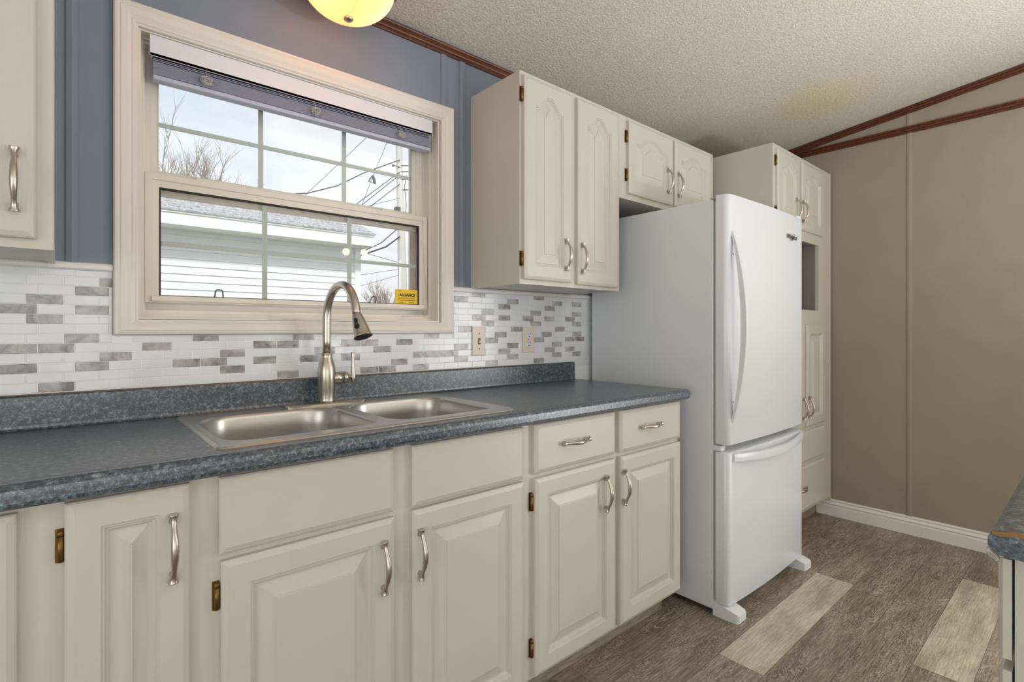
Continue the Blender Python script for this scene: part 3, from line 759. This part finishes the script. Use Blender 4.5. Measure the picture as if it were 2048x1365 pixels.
for zz in (1.0905, 1.1305):
    rc = MB().lathe((1.580, -.010, zz), [(.0172, 0), (.0172, -.0015), (.016, -.002)], 24, axis='y').build('receptacle', M['white_plastic'], ol)
    MB().box((1.5725, -.0125, zz + .001), (1.5750, -.0115, zz + .0105)).box((1.5850, -.0125, zz + .001), (1.5875, -.0115, zz + .0105)).lathe((1.580, -.0115, zz - .0075), [(.003, 0), (.003, -.001)], 10, axis='y').build('slots', M['dark'], rc)
MB().lathe((1.580, -.010, 1.1105), [(.0025, 0), (.002, -.001)], 12, axis='y').build('screw', M['nickel'], ol)

# ------------------------------------------------------------------ wall cabinets
UF = -.300; UD = UF - DT
def wall_cabinet(x0, x1, z0, z1, label, parts):
    c = empty('wall_cabinet', ((x0 + x1) / 2, UF / 2, z0), label, 'cabinet', 'painted wall cabinets')
    b_ = MB(); rc = .018
    b_.box((x0, UF + .018, z0), (x0 + .014, -.0005, z1)).box((x1 - .014, UF + .018, z0), (x1, -.0005, z1)).box((x0 + .014, UF + .018, z1 - .014), (x1 - .014, -.0005, z1)).box((x0 + .014, UF + .018, z0 + .004), (x1 - .014, -.0005, z0 + rc))
    b_.box((x0, UF, z0), (x1, UF + .018, z1)); b_.box((x0 + .014, -.008, z0 + rc), (x1 - .014, -.0005, z1 - .014))
    b_.build('carcass', M['cab'], c); parts(c); return c
def pc1(c):
    d = panel_door('door', 1.276, 1.532, 1.341, 2.089, UD, c, .045); handle(1.492, 1.447, UD, d); hinge(1.275, 2.020, UF, d); hinge(1.275, 1.416, UF, d)
    d = panel_door('door', 1.567, 1.828, 1.337, 2.089, UD, c, .045); handle(1.587, 1.442, UD, d)
    for zz in (2.02, 1.416): MB().box((1.829, UF - .003, zz - .024), (1.8315, UF, zz + .024)).build('hinge', M['brass'], d)
wall_cabinet(1.265, 1.853, 1.323, 2.107, 'tall beige wall cabinet with two arched-panel doors, right of the window', pc1)
def pc2(c):
    d = panel_door('door', 1.905, 2.262, 1.763, 2.088, UD, c, .040); handle(2.210, 1.872, UD, d); hinge(1.904, 2.018, UF, d); hinge(1.904, 1.846, UF, d)
    d = panel_door('door', 2.278, 2.625, 1.763, 2.088, UD, c, .040); handle(2.300, 1.870, UD, d)
    MB().box((2.626, UF - .003, 1.99), (2.6285, UF, 2.04)).build('hinge', M['brass'], d)
wall_cabinet(1.854, 2.678, 1.738, 2.107, 'short beige wall cabinet with two arched doors, directly above the fridge', pc2)
def pc3(c):
    d = panel_door('door', -.320, -.040, 1.336, 2.16, UD, c, .045); handle(-.070, 1.446, UD, d)
    d = panel_door('door', -.640, -.355, 1.336, 2.16, UD, c, .045); handle(-.605, 1.446, UD, d)
wall_cabinet(-.68, -.013, 1.317, 2.18, 'beige wall cabinet cut off by the upper left edge, left of the window', pc3)

# ------------------------------------------------------------------ pantry
PF = -.580; PD = PF - .016
pn = empty('pantry_cabinet', (3.18, -.3, 0), 'tall beige pantry cabinet with an open niche, between the fridge and the right wall', 'cabinet')
px0, px1, pz0, pz1 = 2.762, 3.592, .120, 2.119
nx0, nx1, nz0, nz1 = 2.86, 3.404, 1.267, 1.655
b_ = MB()
b_.box((px0, PF + .018, pz0), (px0 + .015, -.001, pz1)).box((px1 - .015, PF + .018, pz0), (px1, -.001, pz1)).box((px0 + .015, PF + .018, pz1 - .015), (px1 - .015, -.001, pz1)).box((px0 + .015, PF + .018, pz0), (px1 - .015, -.001, pz0 + .015))
b_.box((px0, PF, pz0), (px1, PF + .018, nz0)).box((px0, PF, nz1), (px1, PF + .018, pz1)).box((px0, PF, nz0), (nx0, PF + .018, nz1)).box((nx1, PF, nz0), (px1, PF + .018, nz1))
b_.build('carcass', M['cab'], pn)
ni = MB(); ni.box((nx0, -.24, nz0), (nx1, -.225, nz1)).box((nx0 - .012, PF + .018, nz0), (nx0, -.225, nz1)).box((nx1, PF + .018, nz0), (nx1 + .012, -.225, nz1)).box((nx0, PF + .018, nz0 - .012), (nx1, -.225, nz0)).box((nx0, PF + .018, nz1), (nx1, -.225, nz1 + .012))
ni.build('niche', M['grey_niche'], pn, label='grey recessed niche')
MB().box((px0, -.50, 0), (px1, -.486, pz0)).build('toe_kick', M['toe'], pn)
MB().box((px1, PF - .004, pz0 - .02), (XR - .018, PF + .012, pz1)).build('filler_strip', M['cab'], pn)
d = panel_door('door', 2.795, 3.078, 1.712, 2.096, PD, pn, .04, stile=.048); handle(3.030, 1.812, PD, d); hinge(2.793, 2.035, PF, d); hinge(2.793, 1.770, PF, d)
d = panel_door('door', 3.118, 3.440, 1.712, 2.096, PD, pn, .04, stile=.048); handle(3.120, 1.812, PD, d)
d = panel_door('door', 2.86, 3.163, .600, 1.186, PD, pn, stile=.05); handle(3.118, .712, PD, d)
d = panel_door('door', 3.187, 3.474, .600, 1.182, PD, pn, stile=.05); handle(3.204, .712, PD, d)
for zz in (1.10, .70): MB().box((3.4755, PF - .006, zz - .03), (3.4815, PF, zz + .03)).build('hinge', M['brass'], d)
d = slab_front('drawer', 2.86, 3.474, .405, .580, PD, pn)
d = slab_front('drawer', 2.86, 3.474, .135, .385, PD, pn); handle(3.085, .268, PD, d, True)

# ------------------------------------------------------------------ refrigerator
fx0, fx1 = 1.988, 2.750
fr = empty('refrigerator', (2.37, -.38, 0), 'white bottom-freezer refrigerator standing between the counter and the pantry', 'refrigerator')
MB().box((fx0, -.664, .022), (fx1, -.030, 1.682), 0, .004).build('body', M['fridge'], fr)
MB().box((fx0 + .012, -.676, .05), (fx1 - .012, -.664, 1.676)).build('door_gasket', M['fridge_gasket'], fr)
def rprof(x0, x1, yb, yf, r_, ins=0, bow=.012):
    p = [(x0 + ins, yb)]
    n = 10
    for i in range(n + 1):
        a = math.radians(180 + 90 * i / n); p.append((x0 + ins + r_ + (r_) * math.cos(a), yf + ins + r_ + r_ * math.sin(a)))
    for i in range(1, 8):
        t_ = i / 8; p.append((x0 + r_ + (x1 - x0 - 2 * r_) * t_, yf + ins - bow * math.sin(PI * t_) ))
    for i in range(n + 1):
        a = math.radians(270 + 90 * i / n); p.append((x1 - ins - r_ + r_ * math.cos(a), yf + ins + r_ + r_ * math.sin(a)))
    p.append((x1 - ins, yb)); return p
def fdoor(name, z0, z1):
    mb = MB(); L = []
    for ins, z in ((.006, z0), (.0018, z0 + .0018), (0, z0 + .006), (0, z1 - .006), (.0018, z1 - .0018), (.006, z1)):
        L.append([(x, y, z) for x, y in rprof(fx0, fx1 + .002, -.676, -.730, .026, ins, .010)])
    mb.loops(L, 0, smooth=False); return mb.build(name, M['fridge'], fr, autosmooth=35)
ud = fdoor('door', .692, 1.697); ld = fdoor('freezer_drawer', .052, .664)
# tall bowed handle
hn = MB(); L = []
for i in range(33):
    t_ = i / 32; z = .782 + (1.548 - .782) * t_
    o_ = .060 * (math.sin(PI * t_) ** .8) ; xx = 2.018
    wid = .004 + .008 * math.sin(PI * t_) ** .5
    yo = -.7305 - .002 - o_; thk = .008 + .014 * math.sin(PI * t_)
    L.append([(xx - wid, yo, z), (xx + wid, yo, z), (xx + wid + .002, yo + thk, z), (xx - wid - .002, yo + thk, z)])
hn.loops(L, 0); hn.build('handle', M['fridge'], ud, autosmooth=50)
for zz in (1.455, .865): MB().lathe((2.012, -.7365, zz), [(.003, 0), (.0025, -.0012)], 10, axis='y').build('screw', M['logo'], ud)
lh = MB(); L = []
for i in range(33):
    t_ = i / 32; x = 2.022 + (2.728 - 2.022) * t_
    o_ = .050 * math.sin(PI * t_) ** .8; sg = .012 * math.sin(PI * t_)
    yo = -.731 - .006 - o_; h_ = .0155
    zc_ = .643 - sg * .8
    L.append([(x, yo, zc_ - h_), (x, yo - .002, zc_), (x, yo, zc_ + h_), (x, yo + .012, zc_ + h_ + .002), (x, yo + .012, zc_ - h_)])
lh.loops(L, 0); lh.build('handle', M['fridge'], ld, autosmooth=50)
text('brand_text', 'Whirlpool', (2.580, -.7425, 1.588), .030, M['logo'], ud, xs=.92, shear=.25, bold=.0008)
MB().tube([(2.566, -.7428, 1.570), (2.590, -.7430, 1.580), (2.612, -.7430, 1.597), (2.596, -.7430, 1.606)], [.0008, .0018, .0014, .0006], 6).build('brand_swoosh', M['logo'], ud)
MB().box((2.700, -.722, 1.697), (2.748, -.600, 1.712), 0, .005).build('hinge_cover', M['white_plastic'], fr)
MB().box((1.990, -.672, 1.682), (2.03, -.652, 1.690), 0, .002).build('gasket_cap', M['fridge_gasket'], fr)
MB().box((1.9865, -.700, .667), (2.02, -.660, .688), 0, .002).build('middle_hinge', M['white_plastic'], fr)
for xa, xb in ((1.988, 2.064), (2.672, 2.750)):
    MB().loops([[(xa, -.664, .0), (xb, -.664, .0), (xb, -.664, .058), (xa, -.664, .058)], [(xa, -.70, .0), (xb, -.70, .0), (xb, -.70, .050), (xa, -.70, .050)], [(xa, -.725, .0), (xb, -.725, .0), (xb, -.725, .046), (xa, -.725, .046)],
                [(xa + .004, -.762, .0), (xb - .004, -.762, .0), (xb - .004, -.762, .036), (xa + .004, -.762, .036)], [(xa + .010, -.769, .003), (xb - .010, -.769, .003), (xb - .010, -.769, .031), (xa + .010, -.769, .031)]]).build('foot', M['white_plastic'], fr, autosmooth=30)
MB().box((2.064, -.655, .0), (2.672, -.640, .022)).build('gap_shade_strip', M['dark'], fr)  # dark strip put in for the shade of the open gap between the feet

# ------------------------------------------------------------------ ceiling light
lx, ly, lz = .655, -.205, 2.095
cl = empty('ceiling_light', (lx, ly, lz), 'flush ceiling light with glowing amber glass bowl and metal finial, above the window', 'ceiling light')
br = .140
bp = [(.004, .0)] + [(br * math.sin(math.radians(a)), .108 * (1 - math.cos(math.radians(a)))) for a in range(8, 91, 6)] + [(br, .112)]
MB().lathe((lx, ly, lz + .004), bp, 48, cap=False).build('glass_bowl', M['bowl'], cl)
MB().lathe((lx, ly, lz + .108), [(br - .004, .0), (br + .008, .0), (br + .014, .006), (br + .016, .014), (br + .010, .022), (.09, .040), (.07, .052), (.07, .092)], 48).build('rim', plain('aged_bronze', lin(92, 74, 56), .4, .7), cl)
MB().lathe((lx, ly, lz - .008), [(.001, 0), (.006, .0005), (.010, .003), (.0135, .006), (.0145, .009), (.0135, .013), (.009, .016)], 24).build('finial', M['nickel'], cl)


# ------------------------------------------------------------------ peninsula
pc = empty('countertop', (1.5, -1.95, .886), 'speckled blue counter end with chipped edge at the right edge of the photo', 'countertop')
PX0, PX1, PY = .852, 1.86, -1.618
pp = [(-2.25, .882), (-2.25, .914), (PY - .020, .914), (PY - .010, .9130), (PY - .003, .909), (PY, .903), (PY, .893), (PY - .003, .887), (PY - .010, .883), (PY - .02, .882)]
MB().prism_x(pp, PX0, PX1).build('worktop', M['laminate'], pc)
# chipped particle board showing along the end edge
ch = MB(); rc_ = random.Random(2); tp = []; lw = []
for i in range(30):
    y = PY - .004 - .25 * i / 29
    zt_ = .9143 if i > 2 else .9105 + .0018 * i
    tp.append((PX0 - .0006, y, zt_)); lw.append((PX0 - .0006, y, zt_ - .0010 - (rc_.random() ** 2) * .0028 - (.0045 * math.sin(PI * i / 5) if i < 5 else 0)))
vs = tp + lw; n = len(tp)
ch.add(vs, [(i, i + 1, n + i + 1, n + i) for i in range(n - 1)])
ch.add([(PX0 - .0006, y, z + .0003) for _, y, z in tp] + [(PX0 + .0022, y, z + .0004) for _, y, z in tp], [(i, i + 1, n + i + 1, n + i) for i in range(n - 1)])
ch.build('chipped_edge', M['chip'], pc, label='bare chipped edge')
pk = empty('base_cabinet', (1.5, -1.9, 0), 'grey-beige base cabinet under the chipped counter end at the right edge of the photo', 'cabinet')
MB().box((PX0 + .022, -2.23, .10), (PX1 - .02, -1.6400, .8815)).build('carcass', M['cab'], pk)
MB().box((PX0 + .04, -2.2, 0), (PX1 - .02, -1.70, .10)).build('toe_kick', M['toe'], pk)
def front_py(name, x0, x1, z0, z1):      # fronts facing the sink wall (+y)
    y0 = -1.6245
    mb = MB(); mb.loops([[(a, y, c_) for a, c_ in ((x0 + i_, z0 + i_), (x1 - i_, z0 + i_), (x1 - i_, z1 - i_), (x0 + i_, z1 - i_))] for i_, y in ((0, y0 - .0130), (0, y0 - .005), (.004, y0 - .002), (.010, y0))])
    return mb.build(name, M['cab_h'], pk)
for xa in (.872, 1.36):
    dd = front_py('drawer', xa, xa + .44, .752, .874)
    hh = MB(); hh.tube([(xa + .22 + a, -1.6245 + o, .812) for a, o, r_ in HP], [r_ for a, o, r_ in HP], 12); hh.build('handle', M['nickel'], dd)
    dd = front_py('door', xa, xa + .44, .11, .738)
    hh = MB(); hh.tube([(xa + .40, -1.6245 + o, .60 + a) for a, o, r_ in HP], [r_ for a, o, r_ in HP], 12); hh.build('handle', M['nickel'], dd)

# ------------------------------------------------------------------ outdoors
MB().box((-30, .14, -.75), (60, 70, -.70)).build('ground', M['grass'], kind='structure')
hs = empty('neighbouring_house', (-1.3, 7.6, -.70), 'white vinyl-sided building with grey shingle roof seen through the window', 'building')
sd = MB(); pz = []; zz = -.60
ex = .0985; z = -.60; prf = []
while z < 2.50:
    prf.append((5.985, z)); prf.append((6.0, z + ex - .002)); z += ex
sd.prism_x([(6.4, -.70), (5.99, -.70)] + prf + [(6.4, z)], -6.0, 3.44)
sd.build('siding_wall', M['siding'], hs)
MB().box((3.44, 5.965, -.70), (3.535, 6.4, 2.50)).build('corner_post', M['fascia'], hs)
MB().box((-6.0, 6.4, -.70), (3.50, 9.2, 2.50)).build('side_wall', M['siding'], hs)
MB().box((-6.1, 5.60, 2.415), (3.575, 5.63, 2.580)).box((-6.1, 5.585, 2.555), (3.575, 5.60, 2.585)).build('fascia', M['fascia'], hs)
MB().box((-6.1, 5.63, 2.415), (3.575, 6.3, 2.425)).build('soffit', M['fascia'], hs)
rf = MB(); RSL = .43
ns = 16
for k in range(ns):
    ya = 5.57 + 2.05 * k / ns; yb = 5.57 + 2.05 * (k + 1) / ns + .02; za = 2.588 + RSL * (ya - 5.57) + .012; zb = 2.588 + RSL * (yb - 5.57)
    rf.prism_x([(ya, za), (yb, zb), (yb, zb - .02), (ya, za - .022)], -6.15, 3.60)
rf.prism_x([(7.62, 3.47), (9.7, 2.60), (9.7, 2.58), (7.62, 3.45)], -6.15, 3.60)
rf.build('roof', M['shingle'], hs)
gb = MB().add([(3.52, 5.62, 2.50), (3.52, 9.5, 2.50), (3.52, 7.62, 3.44), (3.45, 5.62, 2.50), (3.45, 9.5, 2.50), (3.45, 7.62, 3.44)], [(0, 1, 2), (3, 5, 4), (0, 3, 4, 1), (1, 4, 5, 2), (2, 5, 3, 0)]); gb.build('gable', M['siding'], hs)

up = empty('utility_pole', (9.33, 15, -.70), 'tall weathered wooden utility pole seen through the right side of the window', 'utility pole')
MB().tube([(9.33, 15, -.70), (9.28, 15, 2.9), (9.16, 15, 6.6), (9.12, 15, 8.3), (9.08, 15, 10.2)], [.17, .155, .115, .105, .09], 14).build('pole', M['pole'], up)
for (zq, dx) in ((7.02, .5), (6.80, .45), (6.52, .5), (6.15, .55)):
    a = MB(); a.tube([(9.14, 14.9, zq), (9.14 + dx, 14.9, zq + .10)], .018, 6).lathe((9.14 + dx, 14.9, zq + .06), [(.03, 0), (.05, .03), (.03, .07), (.05, .10), (.02, .13)], 10); a.build('insulator', M['wire'], up)
a = MB(); a.tube([(8.85, 14.9, 6.98), (9.14, 14.9, 6.95)], .016, 6).lathe((8.85, 14.9, 6.92), [(.02, 0), (.045, .03), (.02, .09)], 10); a.build('insulator', M['wire'], up)
a = MB(); a.box((8.93, 14.8, 5.30), (9.10, 15.0, 5.52), 0, .02); a.build('junction_box', M['wire'], up)
a = MB(); a.tube([(9.30, 14.86, 5.0), (9.34, 14.84, 5.6), (9.28, 14.85, 6.3), (9.36, 14.85, 6.7)], .014, 6).tube([(9.20, 14.85, 5.1), (9.42, 14.83, 5.35), (9.60, 14.85, 4.9)], .012, 6); a.build('drop_cable', M['wire'], up)
sp2 = MB().tube([(9.0, 14.7, -.70), (9.02, 14.7, 3.60)], .045, 10).build('support_post', M['pole'], None)
tag(sp2, 'short grey post standing just left of the utility pole', 'post')
wires = [([(4.2, 15, 3.7), (5.663, 15, 5.323), (7.822, 15, 7.722), (9.6, 15, 9.7)], .009), ([(3.9, 15, 4.9), (5.663, 15, 5.323), (6.673, 15, 5.771), (7.659, 15, 6.423), (9.1, 15, 7.21)], .018),
         ([(5.0, 15, 3.35), (7.357, 15, 5.32), (9.1, 15, 6.78)], .015), ([(5.2, 15, 3.25), (7.552, 15, 5.317), (9.1, 15, 6.68)], .015), ([(5.5, 15, 3.3), (7.84, 15, 5.293), (9.1, 15, 6.35)], .015),
         ([(6.9, 15, 3.4), (7.786, 15, 3.882), (8.303, 15, 4.144), (9.1, 15, 4.82)], .018), ([(6.9, 15, 3.38), (7.804, 15, 3.747), (8.493, 15, 4.03), (9.1, 15, 4.47)], .028),
         ([(6.8, 15, 3.85), (7.804, 15, 3.713), (9.06, 15, 3.545)], .009), ([(5.2, 15, 4.65), (7.131, 15, 5.068), (9.1, 15, 5.85)], .008), ([(8.95, 15, 8.8), (8.608, 15, 7.895), (8.024, 15, 6.408), (7.695, 15, 5.492), (7.2, 15, 4.1)], .008),
         ([(5.5, 15, 2.0), (7.932, 15, 2.728), (9.1, 15, 3.11)], .007), ([(5.5, 15, 2.55), (7.932, 15, 3.07), (9.1, 15, 3.31)], .007)]
wl = ['thin straight overhead wire crossing the upper window high behind the blind', 'thick sagging overhead cable reaching the pole top across the upper window', 'uppermost of three parallel slanting wires to the left of the pole', 'middle of three parallel slanting wires to the left of the pole', 'lowest of three parallel slanting wires to the left of the pole',
      'slanting cable above the thick bundled one in the lower pane left of the pole', 'thick bundled dark cable in the lower pane left of the pole', 'thin wire falling gently towards the pole in the lower pane', 'thin nearly level wire just above the sash rail left of the pole', 'steep guy wire with a hanging connector left of the pole', 'lowest faint wire near the yellow sticker', 'faint wire just above the lowest one near the yellow sticker']
for wi, ((p_, r_), l_) in enumerate(zip(wires, wl)):
    n_ = len(p_); p_ = [(a, 14.88 - (.78 - .06 * wi) * (1 - q / (n_ - 1)), c_) for q, (a, b_, c_) in enumerate(p_)]
    if wi == 9: p_[0] = (9.10, 14.90, 9.2)
    tag(MB().tube(p_, r_, 5).build('power_line', M['wire']), l_, 'power line', 'overhead lines behind the window')
cn = MB().tube([(8.02, 14.76, 6.42), (7.94, 14.76, 6.33), (7.86, 14.76, 6.18), (7.95, 14.76, 6.18)], .02, 6).tube([(8.03, 14.76, 6.42), (8.05, 14.76, 6.30), (8.08, 14.76, 6.16), (8.00, 14.76, 6.17)], [.02, .05, .05, .02], 6).build('line_connector', M['wire'])
tag(cn, 'small dark connector hanging on the overhead lines in the upper window', 'connector')

def tree(name, base, seeds, label, trunk_h, spread, length, depth, r0, leanx=0, seed=1):
    rd = random.Random(seed); t_ = empty(name, base, label, 'tree', 'bare trees behind the window')
    bx, by, bz = base
    MB().tube([(bx, by, bz), (bx + .05, by, bz + trunk_h * .5), (bx, by, bz + trunk_h)], [r0 * 1.5, r0 * 1.2, r0], 10).build('trunk', M['bark'], t_)
    br_ = MB()
    def grow(p, d, L, r_, dep):
        pts_ = [p]; q = p.copy(); dd = d.copy()
        for i in range(4):
            dd = (dd + Vector((rd.uniform(-.13, .13), rd.uniform(-.13, .13), rd.uniform(-.02, .12)))).normalized(); q = q + dd * L / 4; pts_.append(q.copy())
        br_.tube(pts_, [r_, r_ * .9, r_ * .78, r_ * .66, r_ * .55], 5 if dep < 3 else 3)
        if dep == 0: return
        for k in range(rd.choice((3, 4, 4)) if dep > 1 else 4):
            st = pts_[rd.choice((1, 2, 3, 4))] if k else pts_[4]
            nd = (dd + Vector((rd.uniform(-1, 1), rd.uniform(-1, 1), rd.uniform(-.25, .6))) * .62).normalized()
            grow(st, nd, L * rd.uniform(.55, .8), r_ * .56, dep - 1)
    for k in range(seeds):
        a = 2 * PI * k / seeds + rd.uniform(-.3, .3)
        grow(Vector((bx, by, bz + trunk_h * rd.uniform(.75, 1))), Vector((math.cos(a) * spread + leanx, math.sin(a) * spread, 1)).normalized(), length * rd.uniform(.8, 1.1), r0 * .6, depth)
    br_.build('branches', M['bark'], t_)
tree('bare_tree', (1.9, 11.5, -.7), 10, 'bare leafless tree whose twigs rise behind the building, left upper pane', 3.15, .68, 1.42, 4, .055, seed=4)
tree('bare_tree', (13.4, 25, -.7), 7, 'small distant bare tree low in the window left of the sticker', 2.2, .5, 1.0, 4, .07, seed=9)
